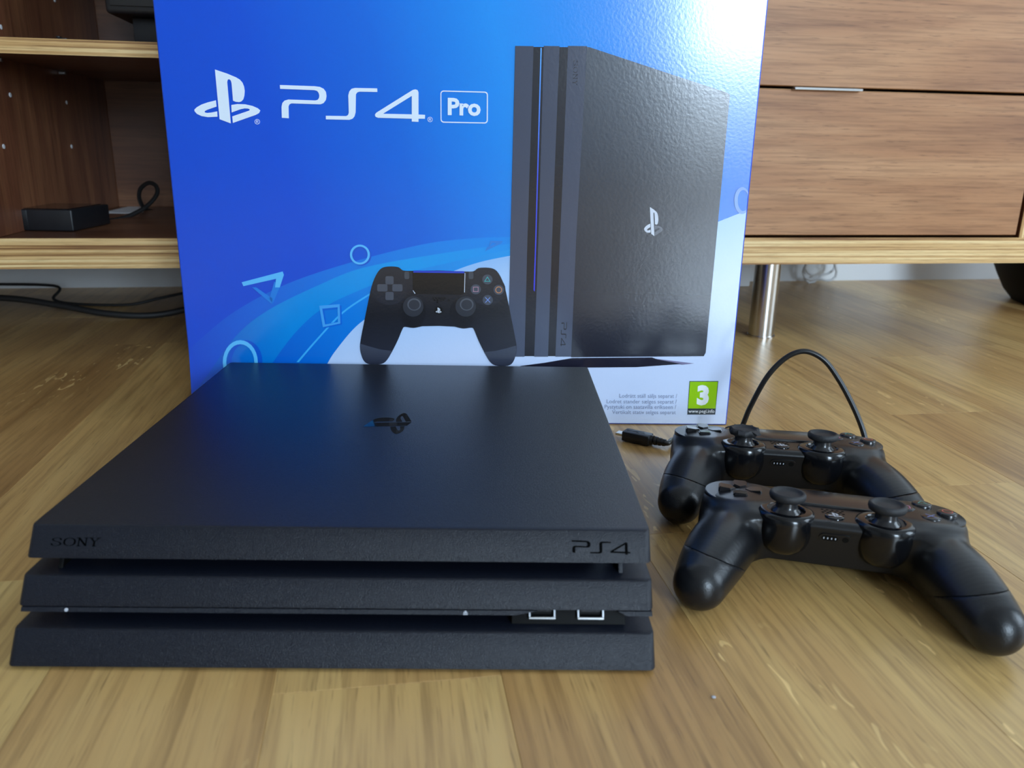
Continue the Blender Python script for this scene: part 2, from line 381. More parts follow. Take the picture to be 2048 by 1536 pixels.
# black speaker on a pedestal on the upper shelf
zs = .3198
p0 = on_v(268, 80, .95)
spk = empty('speaker', room(p0[0], .95, zs), RHO); tag(spk, 'black speaker with overhanging body on a block foot on the upper shelf', 'speaker')
box('foot', 0, .10, 0, .10, 0, .029, M['black_plastic'], spk, bev=.002)
box('body', -.019, .13, -.02, .12, .029, .135, M['black_plastic'], spk, bev=.004, seg=3)
box('grille', -.014, .125, -.0215, -.0195, .036, .13, M['dark_cord'], spk, bev=.001)
p1 = on_v(126, 74, .93)
cl = empty('rubber_stop', room(p1[0], .93, zs), RHO); tag(cl, 'tiny black rubber stop lying on the upper shelf of the bench', 'rubber stop')
box('block', -.0045, .0045, -.004, .004, 0, .0042, M['black_plastic'], cl, bev=.0006); box('lip', -.0055, -.002, -.004, .004, .0042, .0058, M['black_plastic'], cl, bev=.0004)
# black cords on the floor under the open end of the bench
def floor_cord(name, pts, r, label, group=None):
    o = tube(name, pts, r, M['dark_cord']); tag(o, label, 'cord', group); return o
c1 = [room(-.62, 1.18, .02)] + [np.array(room(*p)) for p in ((-.50, 1.15, .022), (-.43, 1.13, .016), (-.36, 1.11, .007), (-.30, 1.11, .0045), (-.24, 1.14, .012), (-.16, 1.17, .020), (-.06, 1.18, .02), (.06, 1.17, .005))]
floor_cord('power_cord', c1, .0042, 'thick black power cord sagging along the floor beneath the bench')
c2 = [np.array(room(p[0], p[1] + .035, p[2])) for p in ((-.62, 1.25, .018), (-.475, 1.215, .021), (-.468, 1.19, .006), (-.43, 1.17, .0022), (-.36, 1.16, .0022), (-.32, 1.17, .009), (-.285, 1.19, .013), (-.268, 1.19, .008), (-.255, 1.16, .0022), (-.19, 1.15, .0022), (-.13, 1.16, .010), (-.02, 1.17, .016), (.06, 1.2, .003))]
floor_cord('signal_cord', c2, .002, 'thin black kinked cord lying behind the thick one beneath the bench')
# white things by the wall
P = on_z(1480, 574, 0); pu = P[0] * math.cos(RHO) + P[1] * math.sin(RHO); pv = -P[0] * math.sin(RHO) + P[1] * math.cos(RHO)
wb = empty('cable_box', room(pu - .1, pv), RHO); tag(wb, 'white plastic box standing on the floor behind the steel leg', 'cable box')
box('casing', -.1, .118, 0, V_BACK - .014 - pv, 0, .084, M['white_paint'], wb, bev=.003, seg=3); box('lid', -.101, .119, -.001, V_BACK - .0135 - pv, .084, .091, M['white_paint'], wb, bev=.002)
cc = on_v(1638, 553, V_BACK - .05)
pts = []
for t in range(0, 61):
    a = t / 60 * 2 * math.pi * 2.6; rr = .028 + .006 * math.sin(t * .9)
    pts.append(np.array(room(cc[0] + rr * math.cos(a), V_BACK - .05 + .0105 * math.sin(a * .31), .033 + rr * 1.0 * math.sin(a))))
tag(tube('white_cord', pts, .0021, M['white_cord'], None, 8, 0), 'white cord coiled against the wall under the drawers', 'cord')
# black round-bottomed pot
pot = empty('plant_pot', room(1.10, 1.10)); tag(pot, 'round-bellied black pot standing on the floor beside the drawer end of the bench', 'pot')
lathe('bowl', [(.09, 0), (.108, .002), (.122, .018), (.135, .042), (.147, .068), (.155, .10), (.155, .15), (.145, .20), (.135, .22), (.128, .22), (.125, .19), (.0, .185)], M['gap'], pot, (0, 0, 0), 48)
lathe('rim', [(.133, .216), (.139, .216), (.140, .224), (.133, .224)], M['gap'], pot, (0, 0, 0), 48)

# ------------------------------------------------------------------ glyphs shared by prints and engravings
def zpx(pts, ox, oy, s): return [(ox + x / s, oy + y / s) for x, y in pts]
LOGO_PX = [zpx(p, 360, 100, 3.2) for p in (
    [(225, 125), (300, 150), (360, 175), (385, 190), (402, 210), (412, 235), (416, 262), (414, 292), (407, 316), (395, 329), (380, 334), (360, 332), (341, 325),
     (334, 240), (331, 210), (326, 195), (316, 187), (307, 191), (304, 205), (327, 470), (255, 443)],
    [(232, 322), (180, 335), (140, 349), (110, 366), (94, 381), (95, 392), (110, 409), (140, 423), (180, 430), (242, 427), (240, 393), (205, 400), (175, 403), (160, 399), (160, 391), (176, 383), (236, 362)],
    [(330, 352), (370, 346), (420, 348), (465, 358), (500, 373), (516, 388), (507, 404), (485, 416), (340, 467), (336, 425), (430, 393), (446, 387), (448, 380), (437, 375), (415, 374), (390, 379), (332, 400)])]
PS4_PX = [zpx(p, 360, 100, 3.2) for p in (
    [(640, 224), (860, 232), (895, 236), (920, 248), (935, 268), (939, 295), (935, 320), (920, 340), (900, 348), (715, 342), (702, 348), (696, 362), (698, 437), (653, 434), (651, 365),
     (656, 340), (670, 324), (695, 317), (868, 323), (882, 319), (890, 308), (893, 293), (889, 276), (878, 262), (860, 257), (642, 249)],
    [(1263, 246), (1264, 269), (1150, 267), (1135, 272), (1127, 284), (1125, 400), (1118, 425), (1105, 440), (1085, 447), (935, 444), (934, 421), (1065, 423), (1076, 416), (1081, 403), (1078, 290), (1084, 266), (1098, 249), (1120, 243)],
    [(1527, 460), (1484, 458), (1484, 440), (1268, 434), (1252, 427), (1248, 415), (1256, 402), (1490, 256), (1508, 252), (1521, 257), (1527, 270), (1527, 413), (1569, 415), (1568, 440), (1527, 440)])]
PS4_HOLE = zpx([(1300, 408), (1484, 412), (1484, 294)], 360, 100, 3.2)
def fill(polys, holes=()):                     # flat polygons in 2D -> verts, faces
    V, F = [], []
    for p in polys: F.append(tuple(range(len(V), len(V) + len(p)))); V += [tuple(q) for q in p]
    return V, F

# ------------------------------------------------------------------ retail box
BX, BY, BYAW, BW, BH, BD = -.26975, .64815, .02934, .45699, .395, .115
rb = empty('retail_box', (BX, BY, 0), BYAW); tag(rb, 'tall glossy blue cardboard box printed with a console and controller', 'box')
_bn = np.array([math.sin(BYAW), -math.cos(BYAW), 0]); _bu = np.array([math.cos(BYAW), math.sin(BYAW), 0])
def PB(px, py):                                # photograph pixel -> place on the box front
    Q = on_plane(px, py, (BX, BY, 0), _bn) - np.array([BX, BY, 0]); return float(Q @ _bu), float(Q[2])
def paper(m, nt, b):
    b.inputs['Roughness'].default_value = .18; b.inputs['Specular IOR Level'].default_value = 1.0
    tc = nd(nt, 'ShaderNodeTexCoord'); no = nd(nt, 'ShaderNodeTexNoise'); no.inputs['Scale'].default_value = 420; no.inputs['Detail'].default_value = 2
    n2 = nd(nt, 'ShaderNodeTexNoise'); n2.inputs['Scale'].default_value = 9
    ad = nd(nt, 'ShaderNodeMath', operation='MULTIPLY_ADD'); ad.inputs[1].default_value = 6
    nt.links.new(tc.outputs['Object'], no.inputs['Vector']); nt.links.new(tc.outputs['Object'], n2.inputs['Vector'])
    nt.links.new(n2.outputs[0], ad.inputs[0]); nt.links.new(no.outputs[0], ad.inputs[2])
    bp = nd(nt, 'ShaderNodeBump'); bp.inputs['Strength'].default_value = .08; bp.inputs['Distance'].default_value = .0006
    nt.links.new(ad.outputs[0], bp.inputs['Height']); nt.links.new(bp.outputs[0], b.inputs['Normal'])
_inks = {}
def ink(*rgb):
    if rgb not in _inks:
        m = bpy.data.materials.new('print_ink'); m.use_nodes = True; b = m.node_tree.nodes['Principled BSDF']
        b.inputs['Base Color'].default_value = (*lin(*rgb), 1); paper(m, m.node_tree, b); _inks[rgb] = m
    return _inks[rgb]
def grad_ink(name, p0, p1, stops):             # printed colour gradient between two places on the box front
    m = bpy.data.materials.new(name); m.use_nodes = True; nt = m.node_tree; b = nt.nodes['Principled BSDF']
    a, c = np.array(PB(*p0)), np.array(PB(*p1)); d = (c - a) / ((c - a) @ (c - a))
    tc = nd(nt, 'ShaderNodeTexCoord'); dp = nd(nt, 'ShaderNodeVectorMath', operation='DOT_PRODUCT'); dp.inputs[1].default_value = (d[0], 0, d[1])
    sb = nd(nt, 'ShaderNodeMath', operation='SUBTRACT'); sb.inputs[1].default_value = float(a @ d)
    nt.links.new(tc.outputs['Object'], dp.inputs[0]); nt.links.new(dp.outputs['Value'], sb.inputs[0])
    col = ramp(nt, sb.outputs[0], [(t, lin(*k)) for t, k in stops]); nt.links.new(col, b.inputs['Base Color'])
    paper(m, nt, b); return m
def pr(name, polys, m, layer, parent=rb, local=False):
    V, F = fill(polys if local else [[PB(*q) for q in p] for p in polys])
    o = mesh(name, [(x, -.00007 * layer, z) for x, z in V], F, m, parent)
    bm = bmesh.new(); bm.from_mesh(o.data); bmesh.ops.recalc_face_normals(bm, faces=bm.faces[:])
    for f in bm.faces:
        if f.normal.y > 0: f.normal_flip()
    bmesh.ops.triangulate(bm, faces=bm.faces[:]); bm.to_mesh(o.data); bm.free()
    return o
def prtext(name, s, quad, m, layer, bold=0., parent=rb):
    T_, F, _ = text2d(s, bold); q = [np.array(PB(*p)) for p in quad]      # TL, TR, BR, BL
    V = [q[3] * (1 - a) * (1 - b) + q[2] * a * (1 - b) + q[1] * a * b + q[0] * (1 - a) * b for a, b in T_]
    return mesh(name, [(x, -.00007 * layer, z) for x, z in V], F, m, parent)
def ell(cx, cy, rx, ry=None, n=28, rot=0):
    ry = ry or rx; return [(cx + rx * math.cos(t) * math.cos(rot) - ry * math.sin(t) * math.sin(rot), cy + rx * math.cos(t) * math.sin(rot) + ry * math.sin(t) * math.cos(rot)) for t in (2 * math.pi * k / n for k in range(n))]
def ring(name, outer, inner, m, layer, parent=rb):
    n = len(outer); V = [(min(x, BW - .0012), z) for x, z in (PB(*p) for p in outer + inner)]
    return mesh(name, [(x, -.00007 * layer, z) for x, z in V], [(i, n + i, n + (i + 1) % n, (i + 1) % n) for i in range(n)], m, parent)
def cm(p, n=6, closed=False): return [tuple(q) for q in catmull(p, n, closed)]
box('carton', 0, BW, 0, BD, 0, BH, mat('carton_blue', lin(24, 70, 190), .3), rb, bev=.0012, seg=3)
e_ = .0012
blue = grad_ink('print_blue', (330, 420), (1480, 120), [(0, (6, 76, 208)), (.22, (4, 80, 212)), (.42, (0, 104, 220)), (.62, (0, 142, 238)), (.8, (0, 134, 232)), (1, (10, 118, 226))])
pr('front_print', [[(e_, e_), (BW - e_, e_), (BW - e_, BH - e_), (e_, BH - e_)]], blue, 1, local=True)
xr = BW - e_
O_ = cm([(378, 700), (400, 679), (468, 624), (571, 569), (701, 525), (844, 489), (940, 477), (1022, 474)])
C1 = cm([(383, 790), (410, 757), (472, 672), (537, 620), (640, 569), (728, 535), (875, 508), (1022, 487)])
C3 = cm([(510, 780), (547, 723), (591, 665), (639, 621), (697, 590), (800, 550), (900, 525), (1022, 498)])
WB = cm([(600, 846), (625, 785), (655, 727), (673, 699), (707, 658), (740, 631), (800, 590), (900, 545), (960, 524), (1022, 511)])
pr('swoosh_print', [O_ + C1[::-1]], grad_ink('print_swoosh_a', (390, 720), (1020, 480), [(0, (14, 78, 206)), (.45, (8, 118, 224)), (1, (0, 142, 236))]), 2)
pr('swoosh_print', [C1 + C3[::-1]], grad_ink('print_swoosh_b', (430, 760), (1020, 490), [(0, (6, 84, 196)), (.3, (0, 140, 224)), (.7, (0, 156, 236)), (1, (6, 150, 238))]), 3)
pr('swoosh_print', [C3 + WB[::-1][:-6]], grad_ink('print_swoosh_c', (560, 760), (1020, 500), [(0, (10, 96, 208)), (.4, (4, 128, 226)), (1, (20, 156, 238))]), 4)
BRC = PB(1451, 850)
Wp = [PB(*p) for p in WB + [(1200, 488), (1437, 443), (1498, 421)]]
Wp = [p for p in Wp if p[0] < xr] + [(xr, PB(1498, 421)[1]), (xr, e_), (PB(600, 846)[0], e_)]
pr('white_print', [Wp], grad_ink('print_white', (900, 500), (960, 700), [(0, (120, 180, 240)), (.35, (172, 206, 248)), (1, (208, 223, 253))]), 5, local=True)
pr('swoosh_line_print', [cm([(593, 724), (632, 679), (684, 624), (740, 586)]) + cm([(740, 590), (686, 627), (634, 682), (598, 724)])], ink(60, 176, 244), 6)
# floating symbols
lt, dk = ink(92, 190, 248), ink(10, 88, 204)
def symbol(kind, *a): return pr(kind, *a)
ring('ring_symbol_print', ell(723, 511, 20, 20), ell(723, 511, 15, 15.5), dk, 7); ring('ring_symbol_print', ell(720, 509, 20, 20), ell(720, 509, 15.5, 16), lt, 8)
ring('ring_symbol_print', ell(491, 722, 34, 42), ell(490, 722, 26, 34), dk, 7); ring('ring_symbol_print', ell(481, 724, 35, 44), ell(481, 724, 28, 36), lt, 8)
Z4 = lambda p: zpx(p, 400, 460, 2.926)
pr('triangle_symbol_print', [Z4([(245, 305), (485, 242), (492, 262), (468, 335), (440, 335), (446, 285), (255, 328)])], lt, 8)
pr('triangle_symbol_print', [Z4([(305, 335), (330, 335), (425, 400), (420, 432)]), Z4([(468, 335), (425, 432), (408, 400), (436, 300)])], ink(24, 128, 224), 7)
ring('square_symbol_print', Z4([(704, 452), (828, 441), (832, 552), (728, 574)]), Z4([(728, 470), (806, 462), (812, 536), (740, 548)]), ink(12, 104, 214), 7)
ring('square_symbol_print', Z4([(698, 443), (818, 433), (822, 546), (720, 568)]), Z4([(716, 460), (806, 451), (808, 538), (733, 552)]), ink(70, 164, 238), 8)
pr('triangle_symbol_print', [Z4([(1700, 62), (1772, 64), (1764, 78), (1668, 124), (1680, 100), (1735, 78), (1712, 74), (1690, 100)])], ink(40, 130, 220), 8)
ring('ring_symbol_print', [p for p in ell(1484, 401, 16, 27)], ell(1486, 401, 11, 21), ink(120, 160, 226), 7)
# wordmark
WH = ink(226, 238, 252)
pr('logo_print', LOGO_PX, WH, 9)
pr('wordmark_print', PS4_PX[:2], WH, 9)
def four_polys():                              # the 4 with its open triangle, as a fan of simple pieces
    a = PS4_PX[2]; h = PS4_HOLE
    return [[a[3], a[4], a[5], a[6], h[0]], [a[6], a[7], h[2], h[0]], [a[7], a[8], a[9], a[10], a[11], h[1], h[2]], [a[3], h[0], h[1], a[11], a[14], a[2]], [a[2], a[14], a[0], a[1]], [a[11], a[12], a[13], a[14]]]
pr('wordmark_print', four_polys(), WH, 9)
prtext('registered_mark_print', '®', [(509.5, 238), (520.5, 238.4), (520.5, 249), (509.5, 248.6)], WH, 9)
prtext('registered_mark_print', '®', [(855, 233.5), (865.5, 234), (865.5, 244.5), (855, 244)], WH, 9)
def rrect(q, r, n=5):
    out = []; q = [np.array(p, float) for p in q]
    for i in range(4):
        a, b, c = q[i - 1], q[i], q[(i + 1) % 4]; d1 = (a - b) / np.linalg.norm(a - b); d2 = (c - b) / np.linalg.norm(c - b)
        for k in range(n + 1):
            t = k / n * math.pi / 2; out.append(tuple(b + d1 * r * (1 - math.sin(t)) + d2 * r * (1 - math.cos(t))))
    return out
pq = zpx([(1667, 259), (1971, 267), (1970, 471), (1668, 465)], 360, 100, 3.2)
pi_ = zpx([(1673, 266), (1964, 274), (1963, 464), (1674, 458)], 360, 100, 3.2)
ring('badge_frame_print', rrect(pq, 6.5), rrect(pi_, 4.8), WH, 9)
prtext('badge_print', 'Pro', zpx([(1714, 306), (1925, 311), (1924, 424), (1714, 418)], 360, 100, 3.2), WH, 9, .035)
# printed console standing upright
tw = empty('printed_console'); tw.parent = rb
Lc = lambda y, a: float(np.interp(y, [92, 480, 713], a))
def vstrip(a, b, y0=92, y1=713): return [(Lc(y0, a), y0), (Lc(y0, b), y0 + .5), (Lc(480, b), 480), (Lc(y1, b), y1), (Lc(y1, a), y1), (Lc(480, a), 480)]
eA0, eA1, eB0, eB1, eC0, eC1 = [1030.6, 1021, 1015.5], [1067, 1054.7, 1049], [1087.5, 1076.6, 1068.4], [1119, 1104, 1096], [1136, 1120, 1110.7], [1173.6, 1152, 1142]
ga = grad_ink('print_slab', (1080, 92), (1060, 713), [(0, (60, 66, 86)), (.35, (66, 72, 92)), (1, (74, 82, 104))])
pr('face_print', [vstrip(eA1, eC0, 94, 712)], ink(20, 22, 36), 9, tw)
for a, b in ((eA0, eA1), (eB0, eB1), (eC0, eC1)): pr('slab_print', [vstrip(a, b)], ga, 10, tw)
pr('side_print', [[(1173.6, 94), (1180, 95), (1455, 186), (1459.4, 189.5), (1436, 440), (1411, 705), (1407, 712), (1142, 714), (1152, 480)]],
   grad_ink('print_side', (1330, 130), (1280, 713), [(0, (66, 72, 84)), (.4, (48, 53, 66)), (1, (34, 37, 50))]), 10, tw)
bl = [1082, 1071.5, 1060]
pr('light_line_print', [[(1081, 96), (1083.4, 96), (1072.6, 480), (1069.5, 583), (1067, 580), (1070.4, 480)]], grad_ink('print_line', (1082, 96), (1068, 583), [(0, (90, 170, 250)), (.5, (70, 90, 235)), (1, (60, 66, 220))]), 10, tw)
pr('stand_print', [zpx([(150, 1066), (330, 1042), (530, 1008), (1110, 1004), (1150, 1018), (1330, 1052), (1000, 1075), (560, 1079), (150, 1072)], 1000, 440, 3.657)], ink(30, 30, 46), 8, tw)
pr('stand_print', [zpx([(1125, 1012), (1418, 1048), (1330, 1058)], 1000, 440, 3.657)], ink(128, 124, 158), 7, tw)
_LB = np.array([p for g in LOGO_PX for p in g]); _lmin, _lmax = _LB.min(0), _LB.max(0)
def logo_to(q):                                 # logo fitted in a pixel rectangle
    (x0, y0, x1, y1) = q
    return [[(x0 + (x - _lmin[0]) / (_lmax[0] - _lmin[0]) * (x1 - x0), y0 + (y - _lmin[1]) / (_lmax[1] - _lmin[1]) * (y1 - y0)) for x, y in g] for g in LOGO_PX]
lg = logo_to((1288, 414, 1325, 472)); pr('logo_print', lg[:2], ink(206, 212, 226), 11, tw); pr('logo_print', lg[2:], ink(96, 100, 112), 11, tw)
_PB = np.array([p for g in PS4_PX for p in g]); _pmin, _pmax = _PB.min(0), _PB.max(0)
def ps4_polys(): return PS4_PX[:2] + four_polys()
def n_ps4(p): return ((p[0] - _pmin[0]) / (_pmax[0] - _pmin[0]), (p[1] - _pmin[1]) / (_pmax[1] - _pmin[1]))
rot4 = [[(1134 - n_ps4(p)[1] * 12.5 - n_ps4(p)[0] * 1.2, 644 + n_ps4(p)[0] * 48) for p in g] for g in ps4_polys()]
pr('wordmark_print', rot4, ink(28, 30, 44), 11, tw)
# slab-serif letters made of bars, for the maker's name
def bars(segs): return segs
def bar(x0, y0, x1, y1, w):
    d = np.array([x1 - x0, y1 - y0]); L = np.linalg.norm(d); n = np.array([-d[1], d[0]]) / L * w / 2
    return [(x0 + n[0], y0 + n[1]), (x1 + n[0], y1 + n[1]), (x1 - n[0], y1 - n[1]), (x0 - n[0], y0 - n[1])]
def sony():
    P = []
    def poly(pts, w):
        for a, b in zip(pts, pts[1:]): P.append(bar(*a, *b, w))
    poly(cm([(.20, .70), (.18, .88), (.10, .93), (.03, .82), (.05, .62), (.16, .46), (.20, .26), (.15, .08), (.07, .06), (.02, .18), (.015, .32)], 3), .035)
    poly(cm([(.38, .95), (.47, .78), (.49, .5), (.47, .22), (.38, .05), (.29, .22), (.27, .5), (.29, .78), (.38, .95)], 3), .038)
    poly([(.57, .05), (.57, .95)], .025); poly([(.57, .95), (.72, .08)], .05); poly([(.72, .05), (.72, .95)], .025)
    for x, y in ((.57, .05), (.56, .95), (.72, .95)): poly([(x - .04, y), (x + .04, y)], .07)
    poly([(.82, .95), (.89, .5)], .04); poly([(.98, .95), (.89, .5)], .025); poly([(.89, .5), (.89, .05)], .04)
    for x, y in ((.82, .95), (.97, .95), (.89, .05)): poly([(x - .045, y), (x + .045, y)], .07)
    return P
pr('maker_name_print', [[(1147 + b * 9.5 - a * 2.2, 121 + a * 50) for a, b in g] for g in sony()], ink(34, 36, 52), 11, tw)
# printed controller
pc_ = empty('printed_controller'); pc_.parent = rb
half = [(1397, 236), (1245, 238), (1190, 236), (1160, 216), (1100, 213), (1060, 225), (1030, 265), (1005, 330), (985, 420), (965, 520), (945, 620), (937, 680), (945, 730), (965, 770), (1000, 785), (1060, 783), (1095, 760), (1130, 700), (1160, 640), (1185, 580), (1200, 566), (1250, 572), (1300, 562), (1397, 560)]
# right half follows the tilt of the pixels, mirrored and set 11 lower
mir = [(1394 * 2 - x + 2, y + (x < 1390) * (1397 - x) / 460 * 11) for x, y in half]
outl = [half[0]] + cm(half[1:-1], 3) + [half[-1]] + cm(mir[1:-1], 3)[::-1]
cb_ = grad_ink('print_controller', (860, 545), (870, 720), [(0, (40, 43, 54)), (.45, (26, 28, 36)), (1, (40, 44, 58))])
pr('body_print', [Z4(outl)], cb_, 12, pc_)
gl = [(940, 664), (1000, 682), (1060, 698), (1128, 706), (1095, 760), (1060, 783), (1000, 785), (965, 770), (945, 730), (938, 690)]
gr_ = [(1394 * 2 - x + 2, y + (1397 - x) / 460 * 11) for x, y in gl]
for g in (gl, gr_): pr('grip_print', [Z4(g)], grad_ink('print_grip', (745, 690), (745, 728), [(0, (66, 72, 88)), (1, (44, 48, 64))]), 13, pc_)
for cx, cy in ((1110, 345), (1682, 350)): pr('button_plate_print', [Z4(ell(cx, cy, 106, 92))], ink(38, 41, 52), 13, pc_)
for cx in (1238, 1545):
    pr('stick_well_print', [Z4(ell(cx + (8 if cx < 1400 else -8), 480, 76, 88))], ink(22, 24, 32), 13, pc_)
    pr('stick_print', [Z4(ell(cx + 10, 446, 60, 60))], ink(48, 51, 60), 14, pc_); pr('stick_print', [Z4(ell(cx + 16, 434, 40, 36))], ink(84, 88, 98), 15, pc_); pr('stick_print', [Z4(ell(cx + 16, 436, 32, 29))], ink(52, 55, 64), 16, pc_)
for dx, dy, rx, ry in ((0, -52, 24, 24), (0, 40, 24, 24), (-42, -8, 30, 21), (46, -8, 30, 21)): pr('pad_print', [Z4(rrect([(1110 + dx - rx, 345 + dy - ry), (1110 + dx + rx, 345 + dy - ry), (1110 + dx + rx, 345 + dy + ry), (1110 + dx - rx, 345 + dy + ry)], 9))], ink(76, 80, 92), 14, pc_)
for (x, y), c in (((1682, 288), (60, 170, 170)), ((1614, 346), (170, 130, 150)), ((1748, 349), (190, 132, 92)), ((1684, 408), (120, 150, 220))):
    pr('button_print', [Z4(ell(x, y, 30, 29))], ink(72, 78, 92), 14, pc_)
    if x == 1682: t = [(x, y - 18), (x + 19, y + 13), (x - 19, y + 13)]; ti = [(x, y - 11), (x + 13, y + 9.5), (x - 13, y + 9.5)]; ring('symbol_print', Z4(t), Z4(ti), ink(*c), 15, pc_)
    elif x == 1614: ring('symbol_print', Z4([(x - 16, y - 15), (x + 16, y - 15), (x + 16, y + 15), (x - 16, y + 15)]), Z4([(x - 12, y - 11), (x + 12, y - 11), (x + 12, y + 11), (x - 12, y + 11)]), ink(*c), 15, pc_)
    elif x == 1748: ring('symbol_print', Z4(ell(x, y, 20)), Z4(ell(x, y, 15)), ink(*c), 15, pc_)
    else: pr('symbol_print', [Z4(bar(x - 14, y - 15, x + 14, y + 15, 4)), Z4(bar(x + 14, y - 15, x - 14, y + 15, 4))], ink(*c), 15, pc_)
pr('touchpad_print', [Z4([(1244, 240), (1552, 244), (1550, 365), (1540, 378), (1258, 372), (1246, 360)])], ink(18, 20, 28), 14, pc_)
pr('light_bar_print', [Z4([(1250, 236), (1546, 240), (1548, 252), (1248, 248)])], ink(40, 66, 190), 15, pc_)
pr('touchpad_edge_print', [Z4([(1549, 250), (1553, 250), (1550, 364), (1546, 364)])], ink(200, 206, 220), 15, pc_)
pr('touchpad_edge_print', [Z4([(1246, 352), (1249, 352), (1262, 370), (1256, 371)])], ink(200, 206, 220), 15, pc_)
for x in (1211, 1586): pr('option_print', [Z4(rrect([(x - 14, 242), (x + 14, 242), (x + 14, 286), (x - 14, 286)], 9))], ink(70, 74, 84), 14, pc_)
for i in range(11): pr('speaker_hole_print', [Z4(ell(1365 + (i % 5) * 17 + (8 if 5 <= i < 9 else 0) - (0 if i < 9 else -24), 397 + (i // 5) * 12, 5.5, 5, 10))], ink(6, 7, 10), 14, pc_)
pr('home_button_print', [Z4(ell(1397, 469, 23, 22))], ink(12, 13, 16), 14, pc_)
pr('home_button_print', [Z4(g) for g in logo_to((1380, 452, 1414, 485))], ink(214, 220, 232), 15, pc_)
# small print and age badge
GT = ink(138, 150, 180)
for s, x0, x1, y0, y1 in (('Lodrätt ställ säljs separat /', 1238.7, 1354, 787, 797.5), ('Lodret stander sælges separat /', 1213.3, 1353.4, 798.3, 808.6), ('Pystytuki on saatavilla erikseen /', 1209.2, 1352.2, 809, 819.4), ('Vertikalt stativ selges separat', 1224.2, 1351.4, 820, 829.8)):
    prtext('small_text_print', s, [(x0, y0), (x1, y0 + .6), (x1, y1 + .6), (x0, y1)], GT, 8)
Z6 = lambda p: zpx(p, 1000, 440, 3.657)
pr('age_badge_print', [Z6([(1385, 1177), (1596, 1177), (1573, 1422), (1369, 1422)])], ink(34, 52, 66), 7)
pr('age_badge_print', [Z6([(1389, 1182), (1591, 1182), (1574, 1377), (1375, 1377)])], ink(152, 206, 22), 8)
prtext('age_number_print', '3', Z6([(1443, 1206), (1530, 1206), (1524, 1354), (1436, 1354)]), ink(240, 246, 250), 9, .06)
prtext('age_address_print', 'www.pegi.info', Z6([(1378, 1384), (1568, 1384), (1565, 1416), (1376, 1416)]), ink(226, 232, 240), 9, .012)

# ------------------------------------------------------------------ game console
CX, CY, CYAW, SL, CW, CDP = -.22652, .30996, .01793, .65462, .295, .29322
gc = empty('game_console', (CX + CW / 2 * math.cos(CYAW), CY + CW / 2 * math.sin(CYAW), 0), CYAW)
tag(gc, 'matte black three-layered game console lying flat on the oak floor', 'game console')
_g0 = np.array(gc.location); _gu = np.array([math.cos(CYAW), math.sin(CYAW), 0]); _gv = np.array([-math.sin(CYAW), math.cos(CYAW), 0])
def shear(bm):
    for v in bm.verts: v.co.y += SL * v.co.z
    return bm
def slab(name, z0, z1, m=M['console'], x0=-CW / 2, x1=CW / 2, y0=0, y1=CDP, parent=gc, vb=.0030, bv=.0007):
    return bm_obj(name, shear(box_bm(x0, x1, y0, y1, z0, z1, bv, 2, vb)), m, parent, 30)
ZT1, ZM0, ZM1, ZL0 = .04177, .03531, .02161, .01539
top = slab('top_layer', ZT1, .055); mid = slab('middle_layer', ZM1 + .0020, ZM0); low = slab('lower_layer', .0015, ZL0)
slab('core', .003, .050, M['gap'], -CW / 2 + .022, CW / 2 - .022, .03, CDP - .03, vb=.001, bv=.0002)
for sx in (-.125, .125):
    for sy in (.03, .25): lathe('foot', [(.006, 0), (.006, .0016)], M['gap'], gc, (sx, sy, 0), 16)
for x in (-.1335, .1335): slab('spacer', ZM0 - .0004, ZT1 + .0004, M['console'] if x > 0 else M['gap'], x - .0011, x + .0011, .007, .03, vb=.0003, bv=.0001)
for x in (-.134, .134): slab('spacer', ZL0 - .0004, ZM1 + .0022, M['gap'], x - .0011, x + .0011, .02, .03, vb=.0003, bv=.0001)
def fx(px, py):                                  # photograph pixel on the slanted front -> x, z
    n = np.array(_gv * 1.0 + np.array([0, 0, -SL])); Q = on_plane(px, py, _g0, n) - _g0
    return float(Q @ _gu), float(Q[2])
def fdecal(name, polys, m, parent, out=.00012):
    V, F = [], []
    for p in polys: F.append(tuple(range(len(V), len(V) + len(p)))); V += [(x, SL * z - out, z) for x, z in p]
    bm = bmesh.new(); vs = [bm.verts.new(v) for v in V]
    for f in F: bm.faces.new([vs[i] for i in f])
    for f in bm.faces:
        f.normal_update()
        if f.normal.y > 0: f.normal_flip()
    bmesh.ops.triangulate(bm, faces=bm.faces[:]); me = bpy.data.meshes.new(name); bm.to_mesh(me); bm.free(); return link(name, me, m, parent)
# light bar strip, eject and power marks, ports
xa = fx(1075, 1230)[0]; xb = fx(1237, 1230)[0]
def strip(x0, x1, cut0, cut1):
    bm = bmesh.new(); z0, z1 = ZM1, ZM1 + .0017; y0, y1 = .0004, .04
    pts = [(x0 + cut0, z0), (x0, z1), (x1, z1), (x1 - cut1, z0)]
    a = [bm.verts.new((x, y0 + SL * z, z)) for x, z in pts]; b = [bm.verts.new((x, y1 + SL * z, z)) for x, z in pts]
    bm.faces.new(a); bm.faces.new(b[::-1])
    for i in range(4): bm.faces.new((a[i - 1], b[i - 1], b[i], a[i]))
    return bm_obj('light_bar', bm, M['console'], mid)
strip(-CW / 2 + .002, xa, 0, .010); strip(xb, CW / 2 - .0006, .004, 0)
slab('port_bay', ZL0 + .0002, ZM1 + .0022, M['gap'], xa - .012, xb + .004, .0065, .03, mid, .0004, .0001)
